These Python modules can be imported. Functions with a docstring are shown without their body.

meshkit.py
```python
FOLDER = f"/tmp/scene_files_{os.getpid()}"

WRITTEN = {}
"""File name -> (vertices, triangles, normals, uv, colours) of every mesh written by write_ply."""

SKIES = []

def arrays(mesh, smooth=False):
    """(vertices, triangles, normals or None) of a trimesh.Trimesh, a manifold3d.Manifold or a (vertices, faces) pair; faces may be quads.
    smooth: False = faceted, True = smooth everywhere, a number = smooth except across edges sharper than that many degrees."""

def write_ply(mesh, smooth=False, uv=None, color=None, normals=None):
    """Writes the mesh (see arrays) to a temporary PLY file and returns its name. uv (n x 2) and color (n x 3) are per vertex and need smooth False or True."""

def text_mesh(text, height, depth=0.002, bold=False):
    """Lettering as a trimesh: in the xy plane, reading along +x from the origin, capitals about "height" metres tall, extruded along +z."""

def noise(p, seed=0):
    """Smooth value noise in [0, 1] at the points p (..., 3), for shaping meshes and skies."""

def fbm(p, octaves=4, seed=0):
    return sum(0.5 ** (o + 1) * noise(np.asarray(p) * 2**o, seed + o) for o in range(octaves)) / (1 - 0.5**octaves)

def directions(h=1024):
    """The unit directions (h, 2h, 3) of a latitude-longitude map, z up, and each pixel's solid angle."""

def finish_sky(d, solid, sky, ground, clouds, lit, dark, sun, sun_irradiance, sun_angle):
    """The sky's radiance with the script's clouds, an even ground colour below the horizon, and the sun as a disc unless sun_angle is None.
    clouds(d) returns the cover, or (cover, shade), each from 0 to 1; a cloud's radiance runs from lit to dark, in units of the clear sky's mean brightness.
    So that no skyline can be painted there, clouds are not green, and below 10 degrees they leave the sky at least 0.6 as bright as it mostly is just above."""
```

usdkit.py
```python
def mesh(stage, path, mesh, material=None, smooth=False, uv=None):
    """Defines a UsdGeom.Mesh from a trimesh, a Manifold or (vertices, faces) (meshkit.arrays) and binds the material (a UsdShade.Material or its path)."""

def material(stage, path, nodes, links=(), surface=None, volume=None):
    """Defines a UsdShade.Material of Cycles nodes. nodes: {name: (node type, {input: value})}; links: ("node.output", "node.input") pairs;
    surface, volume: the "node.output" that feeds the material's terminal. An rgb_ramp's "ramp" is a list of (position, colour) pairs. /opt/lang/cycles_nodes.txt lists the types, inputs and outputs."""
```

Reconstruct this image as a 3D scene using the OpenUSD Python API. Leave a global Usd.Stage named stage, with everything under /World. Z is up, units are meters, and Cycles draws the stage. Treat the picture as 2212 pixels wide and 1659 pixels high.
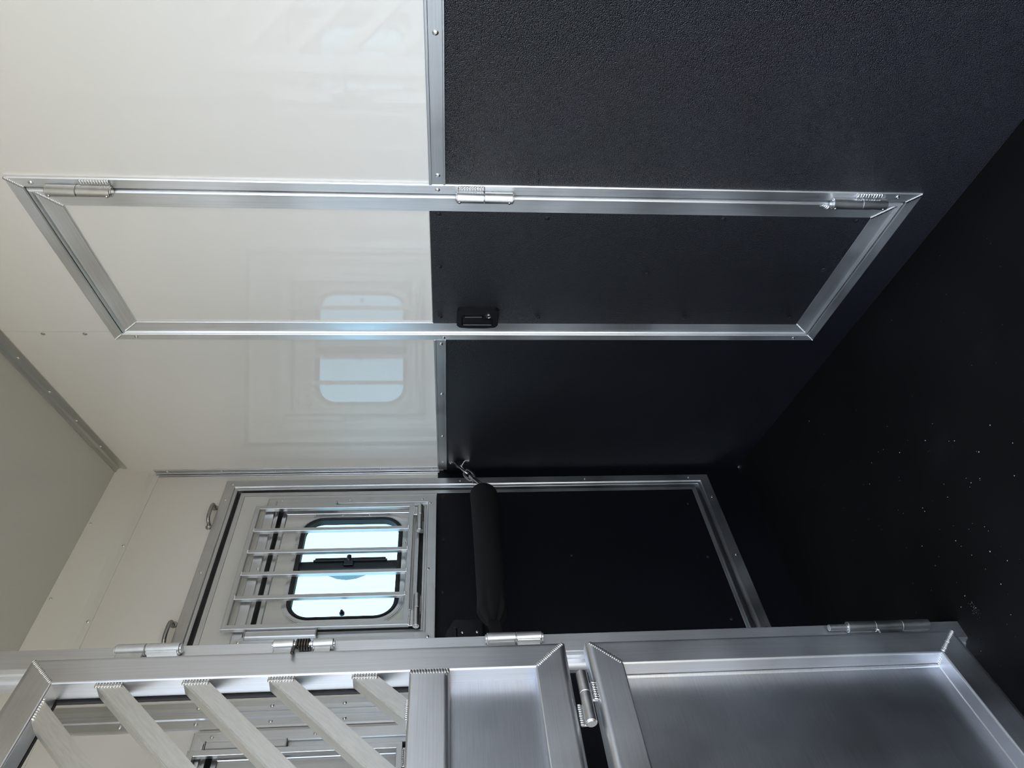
import math, numpy as np, trimesh, shapely
from shapely.geometry import Polygon, box as sbox
import manifold3d, usdkit, meshkit
from pxr import Usd, UsdGeom, UsdLux, UsdShade, Gf, Sdf

stage = Usd.Stage.CreateInMemory()
UsdGeom.SetStageUpAxis(stage, UsdGeom.Tokens.z)
UsdGeom.SetStageMetersPerUnit(stage, 1.0)
world = UsdGeom.Xform.Define(stage, '/World'); stage.SetDefaultPrim(world.GetPrim())
UsdGeom.Scope.Define(stage, '/World/Looks')

# ------------------------------------------------------------------ camera (held turned on its side)
YAW, PITCH, ROLL, FPX = math.radians(55.60287), math.radians(-4.86697), math.radians(-0.20865), 1650.622
EYE = np.array([-2.14452, -1.85349, 1.1])
fw = np.array([math.sin(YAW)*math.cos(PITCH), math.cos(YAW)*math.cos(PITCH), math.sin(PITCH)])
r0 = np.array([math.cos(YAW), -math.sin(YAW), 0]); u0 = np.cross(r0, fw)
rt = math.cos(ROLL)*r0 + math.sin(ROLL)*u0; upv = -math.sin(ROLL)*r0 + math.cos(ROLL)*u0
cam = UsdGeom.Camera.Define(stage, '/World/camera')
cm = Gf.Matrix4d(*[float(v) for row in ((*(-upv), 0), (*rt, 0), (*(-fw), 0), (*EYE, 1)) for v in row])
cam.AddTransformOp().Set(cm)
cam.CreateHorizontalApertureAttr(36.0); cam.CreateVerticalApertureAttr(36.0*1659/2212)
cam.CreateFocalLengthAttr(FPX/2212*36.0); cam.CreateClippingRangeAttr(Gf.Vec2f(0.02, 2000))
cam.CreateExposureAttr(-0.02)

# ------------------------------------------------------------------ sky and sun
sky = UsdLux.DomeLight.Define(stage, '/World/sky')
sky.CreateColorAttr(Gf.Vec3f(0.72, 0.845, 1.0)); sky.CreateIntensityAttr(1.35)
sun = UsdLux.DistantLight.Define(stage, '/World/sun')
sun.CreateColorAttr(Gf.Vec3f(1.0, 0.88, 0.71)); sun.CreateIntensityAttr(16.0); sun.CreateAngleAttr(0.6)
sd = np.array([0.25, -0.75, 0.95]); sd /= np.linalg.norm(sd)
az = math.degrees(math.atan2(sd[1], sd[0])); el = math.degrees(math.asin(sd[2]))
sx = UsdGeom.Xformable(sun); sx.AddRotateZOp().Set(az - 90); sx.AddRotateXOp().Set(90 + el - 180 + 0.0)

# ------------------------------------------------------------------ materials
def mat(name, nodes, links=(), surface='p.BSDF'):
    return usdkit.material(stage, '/World/Looks/' + name, nodes, links, surface=surface)
def plain(name, col, rough=.5, metal=0., **kw):
    return mat(name, {'p': ('principled_bsdf', {'base_color': col, 'roughness': rough, 'metallic': metal, **kw})})
def brushed(name, scale,  col=(.60, .605, .61), rough=.38, bump=.12, rv=.10, cv=.10):
    """Aluminium with fine drawing lines; scale = (x, y, z) frequency of the grain, low along the grain."""
    return mat(name, {
        'g': ('geometry', {}), 'm': ('mapping', {'scale': scale}),
        'n': ('noise_texture', {'scale': 1.0, 'detail': 3.0, 'roughness': .6}),
        'w': ('noise_texture', {'scale': 5.0, 'detail': 2.0}),
        'r': ('rgb_ramp', {'ramp': [(.25, tuple(c*(1-cv) for c in col)), (.75, tuple(min(1, c*(1+cv*.6)) for c in col))]}),
        'k': ('map_range', {'from_min': .3, 'from_max': .7, 'to_min': rough-rv, 'to_max': rough+rv}),
        'b': ('bump', {'strength': bump, 'distance': .0006}),
        'p': ('principled_bsdf', {'metallic': 1.0, 'anisotropic': .3})},
        [('g.position', 'm.vector'), ('m.vector', 'n.vector'), ('g.position', 'w.vector'), ('n.fac', 'r.fac'), ('r.color', 'p.base_color'),
         ('w.fac', 'k.value'), ('k.result', 'p.roughness'), ('n.fac', 'b.height'), ('b.normal', 'p.normal')])
ALV = brushed('brushed_aluminium_upright', (420, 420, 5))
ALH = brushed('brushed_aluminium_level', (5, 5, 420))
DRV = brushed('bright_frame_upright', (420, 420, 5), (.90, .905, .92), .47)
DRH = brushed('bright_frame_level', (5, 5, 420), (.82, .825, .84), .46)
ALG = brushed('brushed_gate_tube_upright', (420, 420, 5), (.68, .685, .71), .42)
ALGH = brushed('brushed_gate_tube_level', (5, 5, 420), (.68, .685, .71), .42)
ALSH = brushed('aluminium_sheet', (12, 12, 500), (.50, .51, .545), .36, .06, .06)
ALC = brushed('milled_aluminium', (60, 60, 60), (.66, .66, .66), .34, .05)
WELD = mat('weld_metal', {'g': ('geometry', {}), 'n': ('noise_texture', {'scale': 900.}), 'b': ('bump', {'strength': .2, 'distance': .0006}),
    'p': ('principled_bsdf', {'base_color': (.82, .82, .83), 'metallic': 1., 'roughness': .2})},
    [('g.position', 'n.vector'), ('n.fac', 'b.height'), ('b.normal', 'p.normal')])
RIV = plain('rivet_steel', (.72, .72, .72), .22, 1.)
CHR = plain('chrome', (.66, .66, .66), .16, 1.)
HDL = plain('worn_chrome', (.36, .355, .34), .24, 1.)
SPR = plain('spring_steel', (.10, .085, .075), .38, .8)
def glossy_white(name, col, rough):
    return mat(name, {'g': ('geometry', {}), 'n': ('noise_texture', {'scale': 2.2, 'detail': 1.0}), 'b': ('bump', {'strength': .05, 'distance': .012}),
        'p': ('principled_bsdf', {'base_color': col, 'roughness': rough, 'specular_ior_level': .5})},
        [('g.position', 'n.vector'), ('n.fac', 'b.height'), ('b.normal', 'p.normal')])
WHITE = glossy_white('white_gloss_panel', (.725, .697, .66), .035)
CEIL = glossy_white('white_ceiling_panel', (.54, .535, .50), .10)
LEAFW = glossy_white('white_door_skin', (.60, .59, .565), .25)
COVE = plain('white_cove', (.70, .685, .65), .3)
def pebble(name, col, rough, scale, strength, spec):
    return mat(name, {'g': ('geometry', {}), 'v': ('voronoi_texture', {'scale': scale, 'feature': 'smooth_f1', 'smoothness': .35, 'randomness': 1.}),
        'r': ('map_range', {'from_min': 0., 'from_max': .75, 'to_min': 1., 'to_max': 0.}),
        'n': ('noise_texture', {'scale': 6., 'detail': 4.}), 'c': ('rgb_ramp', {'ramp': [(.3, tuple(x*.85 for x in col)), (.7, tuple(x*1.2 for x in col))]}),
        'b': ('bump', {'strength': strength, 'distance': .0011}), 'p': ('principled_bsdf', {'roughness': rough, 'specular_ior_level': spec})},
        [('g.position', 'v.vector'), ('v.distance', 'r.value'), ('r.result', 'b.height'), ('b.normal', 'p.normal'), ('g.position', 'n.vector'), ('n.fac', 'c.fac'), ('c.color', 'p.base_color')])
KICK = pebble('black_pebbled_lining', (.0060, .0066, .0105), .19, 540., 1.0, .62)
KICKF = pebble('black_fine_lining', (.0034, .0039, .0064), .36, 640., .6, .20)
FLOOR = mat('black_rubber_mat', {'g': ('geometry', {}), 'n': ('noise_texture', {'scale': 500., 'detail': 2.}), 'w': ('noise_texture', {'scale': 3.0, 'detail': 5., 'roughness': .65}),
    'c': ('rgb_ramp', {'ramp': [(.35, (.0022, .0022, .0024)), (.62, (.0042, .0042, .0046)), (.8, (.010, .010, .0105))]}),
    'b': ('bump', {'strength': .4, 'distance': .0006}), 'p': ('principled_bsdf', {'roughness': .62, 'specular_ior_level': .18})},
    [('g.position', 'n.vector'), ('g.position', 'w.vector'), ('w.fac', 'c.fac'), ('c.color', 'p.base_color'), ('n.fac', 'b.height'), ('b.normal', 'p.normal')])
BLK = plain('black_plastic', (.009, .0095, .012), .36, specular_ior_level=.35)
GASK = plain('black_rubber_seal', (.010, .010, .011), .55)
SHDW = plain('dark_rubber_gap_seal', (.022, .022, .023), .7)
FAB = mat('black_canvas', {'g': ('geometry', {}), 'n': ('noise_texture', {'scale': 700., 'detail': 2.}), 'b': ('bump', {'strength': .3, 'distance': .0006}),
    'p': ('principled_bsdf', {'base_color': (.0065, .0062, .0064), 'roughness': .85, 'specular_ior_level': .25})},
    [('g.position', 'n.vector'), ('n.fac', 'b.height'), ('b.normal', 'p.normal')])
RED = plain('red_paint', (.5, .03, .03), .4)
CRUMB = plain('pale_straw_dust', (.42, .40, .36), .8)
def pane(name, col, gloss):
    return mat(name, {'t': ('transparent_bsdf', {'color': col}), 'g': ('glossy_bsdf', {'roughness': .02, 'color': (1, 1, 1)}), 'x': ('mix_closure', {'fac': gloss})},
        [('t.BSDF', 'x.closure1'), ('g.BSDF', 'x.closure2')], surface='x.closure')
PANE = pane('tinted_window_glass', (.56, .73, .78), .06)
SASH = pane('grey_tinted_strip', (.45, .50, .52), .05)
GROUND = mat('sunlit_gravel', {'g': ('geometry', {}), 'n': ('noise_texture', {'scale': 9., 'detail': 6.}),
    'c': ('rgb_ramp', {'ramp': [(.3, (.48, .365, .225)), (.7, (.62, .48, .315))]}), 'p': ('principled_bsdf', {'roughness': .9})},
    [('g.position', 'n.vector'), ('n.fac', 'c.fac'), ('c.color', 'p.base_color')])

# ------------------------------------------------------------------ prim helpers
used = {}
def numbered(parent, name):
    k = f'{parent}/{name}'; n = used.get(k, 0); used[k] = n + 1
    return k if n == 0 else f'{k}_{n:03d}'
def tag(prim, label=None, cat=None, kind=None, group=None):
    for k, v in (('label', label), ('category', cat), ('kind', kind), ('group', group)):
        if v: prim.SetCustomDataByKey(k, v)
class Thing:
    def __init__(s, name, label, cat, base=(0, 0, 0), kind=None, group=None):
        s.path = numbered('/World', name); s.base = np.asarray(base, float)
        x = UsdGeom.Xform.Define(stage, s.path); x.AddTranslateOp().Set(Gf.Vec3d(*map(float, s.base)))
        tag(x.GetPrim(), label, cat, kind, group)
    def part(s, name, m, material, smooth=False, under=None, label=None, kind=None):
        path = numbered(under or s.path, name)
        m = m.copy(); m.apply_translation(-s.base)
        p = usdkit.mesh(stage, path, m, material, smooth=smooth).GetPrim()
        tag(p, label, kind=kind)
        return path
def cat(*ms):
    return trimesh.util.concatenate([m for m in ms])

# ------------------------------------------------------------------ frames: local (a along, b up, h out of the surface)
def frame(o, e1, n):
    M = np.eye(4); M[:3, 0], M[:3, 1], M[:3, 2], M[:3, 3] = e1, (0, 0, 1), n, o
    return M
ANG = math.radians(63.96503)
FR = frame((0, 0, 0), (-math.cos(ANG), -math.sin(ANG), 0), (-math.sin(ANG), math.cos(ANG), 0))     # slanted wall with the walk-through door
FS = frame((0, 0, 0), (-1, 0, 0), (0, -1, 0))                                                      # side wall with the escape door
PHI = math.radians(9.0441)
FG = frame((-1.2, -.59, 0), (-math.cos(PHI), -math.sin(PHI), 0), (math.sin(PHI), -math.cos(PHI), 0))  # face of the swung gates
FC = frame((-2.55, -2.1, 0), (1, 0, 0), (0, 1, 0))                                                  # opposite side wall
def put(m, F):
    m = m.copy(); m.apply_transform(F); return m
def pt(F, a, b, h):
    return (F @ np.array([a, b, h, 1.0]))[:3]

# ------------------------------------------------------------------ shape helpers (local coordinates)
def tri(v, f):
    m = trimesh.Trimesh(np.asarray(v, float), np.asarray(f, int), process=False)
    if m.volume < 0: m.invert()
    return m
def cbox(a0, a1, b0, b1, h0, h1, c=.0015):
    c = min(c, .45*min(abs(a1-a0), abs(b1-b0), abs(h1-h0)))
    P = []
    for A, sa in ((a0, 1), (a1, -1)):
        for B, sb in ((b0, 1), (b1, -1)):
            for H, sh in ((h0, 1), (h1, -1)):
                P += [(A+sa*c, B+sb*c, H), (A+sa*c, B, H+sh*c), (A, B+sb*c, H+sh*c)]
    return trimesh.convex.convex_hull(np.array(P))
def fill(poly):
    """Triangles of a simple polygon given as points."""
    return np.asarray(manifold3d.triangulate([np.asarray(poly, float)]), int)
def loft(L0, L1, prof):
    """Solid between two loops that share the polygon prof (2-D) for their caps."""
    prof = np.asarray(prof, float); n = len(prof)
    area = .5*np.sum(prof[:, 0]*np.roll(prof[:, 1], -1) - np.roll(prof[:, 0], -1)*prof[:, 1])
    if area < 0: prof, L0, L1 = prof[::-1], np.asarray(L0)[::-1], np.asarray(L1)[::-1]
    V = np.vstack([L0, L1]); t = fill(prof); F = []
    for i in range(n):
        j = (i+1) % n; F += [(i, j, n+j), (i, n+j, n+i)]
    F = np.vstack([F, t[:, ::-1], t + n])
    return tri(V, F)
def frame4(rect, prof, gaps=None):
    """Four mitred members of a rectangular frame; prof = (w inward, h) polygon."""
    a0, a1, b0, b1 = rect; P = np.asarray(prof, float); W, H = P[:, 0], P[:, 1]
    L = lambda a, b: np.stack([np.broadcast_to(a, W.shape), np.broadcast_to(b, W.shape), H], 1)
    return dict(near=loft(L(a0+W, b0+W), L(a0+W, b1-W), P), far=loft(L(a1-W, b0+W), L(a1-W, b1-W), P),
                bottom=loft(L(a0+W, b0+W), L(a1-W, b0+W), P), top=loft(L(a0+W, b1-W), L(a1-W, b1-W), P))
def rrect(w0, w1, h0, h1, r, k=4):
    out = []
    for cx, cy, s in ((w1-r, h1-r, 0), (w0+r, h1-r, 90), (w0+r, h0+r, 180), (w1-r, h0+r, 270)):
        for i in range(k+1):
            t = math.radians(s + 90*i/k); out.append((cx + r*math.cos(t), cy + r*math.sin(t)))
    return out
def plate(poly, h0, h1):
    m = trimesh.creation.extrude_polygon(poly, h1-h0, engine='manifold') if True else None
    m.apply_translation((0, 0, h0)); return m
def rr(a0, a1, b0, b1, r):
    return sbox(a0+r, b0+r, a1-r, b1-r).buffer(r, quad_segs=12)
def cyl(p0, p1, r, n=24, r1=None, ch=0.0):
    """Cylinder or cone between two points, with chamfered ends."""
    p0, p1 = np.asarray(p0, float), np.asarray(p1, float); d = p1-p0; L = np.linalg.norm(d); d /= L
    r1 = r if r1 is None else r1
    st = [(0, 0), (r-ch, 0), (r, ch), (r1, L-ch), (r1-ch, L), (0, L)] if ch else [(0, 0), (r, 0), (r1, L), (0, L)]
    return lathe(st, p0, d, n)
def lathe(st, o, d, n=24):
    d = np.asarray(d, float)/np.linalg.norm(d); x = np.cross(d, (0, 0, 1) if abs(d[2]) < .9 else (1, 0, 0)); x /= np.linalg.norm(x); y = np.cross(d, x)
    th = np.linspace(0, 2*math.pi, n, endpoint=False); V, F, rings = [], [], []
    for r, z in st:
        if r < 1e-9: rings.append([len(V)]*n); V.append(np.asarray(o) + d*z)
        else:
            rings.append(list(range(len(V), len(V)+n)))
            V += [np.asarray(o) + d*z + r*(math.cos(t)*x + math.sin(t)*y) for t in th]
    for A, B in zip(rings, rings[1:]):
        for i in range(n):
            j = (i+1) % n
            if A[i] != A[j]: F.append((A[i], A[j], B[j]))
            if B[i] != B[j]: F.append((A[i], B[j], B[i]))
    return tri(V, F)
def tube(pts, r, n=10, closed=False, flat=None):
    """Swept round tube along points."""
    P = np.asarray(pts, float); N = len(P); R = np.broadcast_to(np.asarray(r, float), (N,))
    T = np.roll(P, -1, 0)-np.roll(P, 1, 0) if closed else np.gradient(P, axis=0)
    T /= np.linalg.norm(T, axis=1, keepdims=True)
    x = np.cross(T[0], (0, 0, 1) if abs(T[0][2]) < .9 else (1, 0, 0)); x /= np.linalg.norm(x)
    V, F = [], []; th = np.linspace(0, 2*math.pi, n, endpoint=False)
    for i in range(N):
        x = x - T[i]*(x@T[i]); x /= np.linalg.norm(x); y = np.cross(T[i], x)
        V += [P[i] + R[i]*(math.cos(t)*x + math.sin(t)*y) for t in th]
    for i in range(N if closed else N-1):
        for j in range(n):
            a, b, c, d = i*n+j, i*n+(j+1) % n, ((i+1) % N)*n+(j+1) % n, ((i+1) % N)*n+j
            F += [(a, b, c), (a, c, d)]
    if not closed:
        V += [P[0], P[-1]]
        for j in range(n):
            F += [(N*n, (j+1) % n, j), (N*n+1, (N-1)*n+j, (N-1)*n+(j+1) % n)]
    return tri(V, F)
def dome(a, b, h, r, hh=None, dimple=True):
    """Rivet or screw head standing on the surface at (a, b, h)."""
    hh = hh or .45*r
    st = [(0, hh*.55), (r*.22, hh*.6), (r*.3, hh*1.0), (r*.6, hh*.86), (r*.9, hh*.45), (r, 0), (r*.9, -.001), (0, -.001)] if dimple else \
         [(0, hh), (r*.4, hh*.92), (r*.75, hh*.65), (r, 0), (r*.9, -.001), (0, -.001)]
    return lathe(st, (a, b, h), (0, 0, 1), 14)
def weld(p0, p1, r=.004, pitch=.0042, up=(0, 0, 1)):
    """A row of overlapping ripples, the stacked look of a TIG weld."""
    p0, p1 = np.asarray(p0, float), np.asarray(p1, float); L = np.linalg.norm(p1-p0); n = max(2, int(L/pitch)); d = (p1-p0)/L
    up = np.asarray(up, float); s = np.cross(d, up); s /= np.linalg.norm(s); ms = []
    rng = np.random.default_rng(int(1e4*abs(p0.sum()))+n)
    for i in range(n+1):
        m = trimesh.creation.icosphere(2, 1.0); k = rng.uniform(.88, 1.12)
        B = np.eye(4); B[:3, 0], B[:3, 1], B[:3, 2] = d*r*.62 + up*r*.22, s*r*1.15*k, up*r*.6*k; B[:3, 3] = p0 + (p1-p0)*i/n
        m.apply_transform(B)
        if m.volume < 0: m.invert()
        ms.append(m)
    return cat(*ms)

XR = 2.55                              # the open rear of the trailer is at x = -XR
Z0, ZC, KZ = 0.0, 2.24, 1.134          # floor, ceiling, top of the black lining
SLEN = 2.1/math.sin(ANG)
DOORR = (.8935, 1.4655, .091, 1.9465)  # walk-through door frame on FR
DOORS = (.049, .857, .138, 1.8735)     # escape door frame on FS
WIN1 = (.1534, .7526, 1.136, 1.708)
WIN2 = (1.007, 1.770, 1.136, 1.7335)

# ------------------------------------------------------------------ structure: floor, ceiling, walls
foot = Polygon([(0.03, 0.05), (FR[0, 0]*(SLEN+.05)+.045, -2.15), (-XR, -2.15), (-XR, 0.05)])
t = Thing('floor', 'black rubber matting dusted with pale specks, covering the trailer floor', 'floor', (-1.2, -1, 0), 'structure')
m = trimesh.creation.extrude_polygon(foot, .04, engine='manifold'); m.apply_translation((0, 0, -.04))
t.part('rubber_mat', m, FLOOR)
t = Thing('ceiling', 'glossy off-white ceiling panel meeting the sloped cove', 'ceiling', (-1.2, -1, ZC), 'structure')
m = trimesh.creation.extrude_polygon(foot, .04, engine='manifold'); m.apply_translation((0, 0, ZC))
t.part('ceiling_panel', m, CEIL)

hole = lambda r, d: sbox(r[0]+d, r[2]+d, r[1]-d, r[3]-d)
t = Thing('wall_right', 'slanted wall, glossy white above and black pebbled lining below, around the walk-through door', 'wall', pt(FR, 1.1, 0, 0), 'structure')
full = sbox(0, 0, SLEN, ZC) - hole(DOORR, .012)
t.part('wall_core', put(plate(full, -.04, -.004), FR), LEAFW)
SEAM = .9205
for k, (x0, x1) in enumerate(((0, SEAM-.0006), (SEAM+.0006, SLEN))):
    t.part('white_panel', put(plate(full & sbox(x0, KZ-.02, x1, ZC), -.004, 0), FR), WHITE)
t.part('lining_panel', put(plate(full & sbox(0, 0.004, SEAM, KZ-.02), -.004, .003), FR), KICK)
t.part('lining_panel', put(plate(full & sbox(SEAM, 0.004, SLEN, KZ-.02), -.004, .003), FR), KICK)
for b in (2.117, 2.0154):
    t.part('rivet', put(dome(.910, b, 0, .0055), FR), plain('grey_screw', (.35, .34, .32), .4, .6) if b > 2.1 else stage.GetPrimAtPath('/World/Looks/grey_screw').GetPath().pathString, 30)

t = Thing('wall_back', 'white trailer side wall over a black lining, behind the escape door and barred windows', 'wall', (-1, 0, 0), 'structure')
fulls = sbox(0, 0, XR, ZC) - hole(DOORS, .012) - hole(WIN2, .012)
t.part('wall_core', put(plate(fulls, -.04, -.004), FS), LEAFW)
t.part('white_panel', put(plate(fulls & sbox(0, KZ, .958, ZC), -.004, 0), FS), WHITE)
t.part('white_panel', put(plate(fulls & sbox(.959, KZ, XR, ZC), -.004, 0), FS), WHITE)
t.part('lining_panel', put(plate(fulls & sbox(0, 0.004, XR, KZ), -.004, .003), FS), KICKF)
t = Thing('wall_left', 'white side wall over black lining with a wide loading doorway, opposite the barred windows', 'wall', (-2.2, -2.1, 0), 'structure')
XL = XR+FR[0, 0]*SLEN
left = sbox(0, 0, XL, ZC) - sbox(.10, -1, XL-.22, 2.02)
t.part('wall_core', put(plate(left, -.04, -.004), FC), LEAFW)
t.part('white_panel', put(plate(left & sbox(0, KZ, XL, ZC), -.004, 0), FC), WHITE)
for x0, x1 in ((0, .10), (XL-.22, XL)): t.part('lining_panel', put(cbox(x0, x1, .004, KZ, -.004, .003), FC), KICK)
g = trimesh.creation.box((60, 60, .1)); g.apply_translation((-10, 0, -.55))
t = Thing('ground', 'sunlit pale gravel yard outside the trailer', 'ground', (-10, 0, -.5), 'structure')
t.part('gravel', g, GROUND)

# cove between side wall and ceiling
def along_side(prof, a1=None, start=True):
    """Profile (h, b) swept along the side wall, its near end cut to the slanted wall."""
    a1 = a1 or XR; P = np.asarray(prof, float); cot = math.cos(ANG)/math.sin(ANG)
    L0 = np.stack([P[:, 0]*cot if start else 0*P[:, 0], P[:, 1], P[:, 0]], 1); L1 = np.stack([0*P[:, 0]+a1, P[:, 1], P[:, 0]], 1)
    return loft(L0, L1, P)
t = Thing('trim_1', 'off-white sloped cove running between the side wall and the ceiling', 'trim', (-1.6, 0, 2.118), 'structure')
t.part('cove_strip', put(along_side([(0, 2.118), (.003, 2.118), (.004, 2.137), (.016, 2.150), (.056, 2.226), (.062, 2.2395), (0, 2.2395)]), FS), COVE)
for a, b, h in ((.345, 2.128, .0035), (.64, 2.128, .0035), (.93, 2.128, .0035), (1.25, 2.128, .0035)):
    t.part('rivet', put(dome(a, b, h, .0055), FS), RIV, 30)
for a in (.30, .60, .90):
    t.part('rivet', put(dome(a, 2.232, .0575, .005), FS), RIV, 30)

# ceiling angle on the slanted wall
t = Thing('trim_2', 'grey aluminium angle along the top of the slanted wall', 'trim', pt(FR, .6, ZC, 0), 'structure')
prof = [(0, 2.209), (.0025, 2.209), (.003, 2.232), (.010, 2.2355), (.022, 2.2365), (.022, 2.2398), (0, 2.2398)]
P = np.array(prof); L = lambda a: np.stack([np.full(len(P), a), P[:, 1], P[:, 0]], 1)
t.part('angle_bar', put(loft(L(.063), L(SLEN-.03), P), FR), brushed('grey_aluminium_level', (5, 5, 420), (.62, .62, .60), .42))
for s in (.245, .43, .613, .797, .98, 1.165, 1.35, 1.535, 1.72, 1.9):
    t.part('rivet', put(dome(s, 2.2285, .0027, .0048), FR), RIV, 30)

# corner angle between the two walls (on the white part)
t = Thing('trim_3', 'narrow aluminium angle down the corner between the slanted wall and the side wall', 'trim', (0, 0, KZ), 'structure')
zc0, zc1 = 1.128, 2.128
t.part('angle_leg', put(cat(cbox(.010, .044, zc0, zc1, 0, .003, .001), cbox(.012, .017, zc0, zc1, .002, .005, .001)), FR), ALV)
t.part('angle_leg', put(cat(cbox(.003, .019, zc0, zc1, 0, .003, .001), cbox(.008, .012, zc0, zc1, .002, .005, .001)), FS), ALV)
for b in (2.084, 1.8975, 1.7115, 1.5256, 1.3398, 1.1554):
    t.part('rivet', put(dome(.030, b, .003, .0045), FR), RIV, 30)

# horizontal trim over the black lining, either side of the walk-through door
def bar_trim(a0, a1): return cat(cbox(a0, a1, 1.1015, 1.1345, 0, .005, .0012), cbox(a0, a1, 1.1285, 1.1345, .004, .0065, .001), cbox(a0, a1, 1.1015, 1.106, .004, .0062, .001))
t = Thing('trim_4', 'brushed aluminium strip over the lining, on the hinge side of the walk-through door', 'trim', pt(FR, 1.9, 1.118, 0), 'structure')
t.part('flat_bar', put(bar_trim(1.4595, SLEN-.03), FR), ALH)
for s in (2.12, 1.8067, 1.4904): t.part('rivet', put(dome(s, 1.1165, .005, .0055), FR), RIV, 30)
t = Thing('trim_5', 'brushed aluminium strip over the lining, between the walk-through door and the corner', 'trim', pt(FR, .5, 1.118, 0), 'structure')
t.part('flat_bar', put(bar_trim(.022, .8925), FR), ALH)
for s in (.8719, .5939, .3031, .0901): t.part('rivet', put(dome(s, 1.1155, .005, .0055), FR), RIV, 30)

# upright joint strip on the side wall, seen through the gate bars
t = Thing('trim_6', 'wide ridged aluminium joint strip upright on the side wall behind the gate', 'trim', (-.95, 0, 1.6), 'structure')
P = np.array([(0.913, 0), (.914, .004), (.930, .005), (.938, .0045), (.940, .009), (.9455, .009), (.9465, .005), (.9555, .005), (.9565, .009), (.962, .009), (.964, .0045), (.985, .005), (.990, .004), (.991, 0)])
L = lambda b: np.stack([P[:, 0], np.full(len(P), b), P[:, 1]], 1)
t.part('joint_strip', put(loft(L(KZ), L(2.117), P), FS), ALV)
for b in (1.932, 1.7455, 1.559, 1.3716, 1.19):
    t.part('rivet', put(dome(.930, b, .0048, .0055), FS), RIV, 30); t.part('rivet', put(dome(.9745, b-.004, .0046, .0055), FS), RIV, 30)

# ------------------------------------------------------------------ barrel hinge, shared by the doors and gates
def knuckles(t, F, o, d, r, marks, under=None, matl=None, pin=.0, capr=None):
    """Knuckles along d from o: marks are distances where they start and end."""
    o, d = np.asarray(o, float), np.asarray(d, float)
    for k, (x, y) in enumerate(zip(marks, marks[1:])):
        t.part('knuckle', put(cyl(o+d*(x+.0006), o+d*(y-.0006), r, 24, ch=.0008), F), matl or ALC, 35, under)
    t.part('pin', put(cyl(o+d*(marks[0]-.002-pin), o+d*(marks[-1]+.002), r*.62, 20, ch=.0006), F), matl or ALC, 35, under)

# ------------------------------------------------------------------ door_1: walk-through door in the slanted wall
a0, a1, b0, b1 = DOORR
t = Thing('door_1', 'closed walk-through door in the slanted wall, white above and black pebbled below in an aluminium frame', 'door', pt(FR, 1.18, .091, 0), 'structure')
flange = [(0, -.004), (0, .005), (.002, .007), (.0245, .007), (.0265, .005), (.0265, -.03), (.020, -.03), (.020, -.004)]
for k, v in frame4(DOORR, flange).items():
    t.part('frame_stile' if k in ('near', 'far') else 'frame_rail', put(v, FR), DRV if k in ('near', 'far') else DRH, 40)
leafp = [(.0300, -.03), (.0300, .005), (.0315, .0085), (.0345, .0100), (.0375, .0085), (.039, .0060), (.0405, .0052), (.0775, .0052), (.0785, .0042), (.0785, -.03)]
for k, v in frame4(DOORR, leafp).items():
    t.part('leaf_stile' if k in ('near', 'far') else 'leaf_rail', put(v, FR), DRV if k in ('near', 'far') else DRH, 40)
t.part('gap_seal', put(plate(hole(DOORR, .021) - hole(DOORR, .036), -.028, -.012), FR), GASK)
w0 = .0785
t.part('white_panel', put(cbox(a0+w0, a1-w0, KZ+.001, b1-w0, -.02, 0.001, .0008), FR), WHITE)
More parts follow.
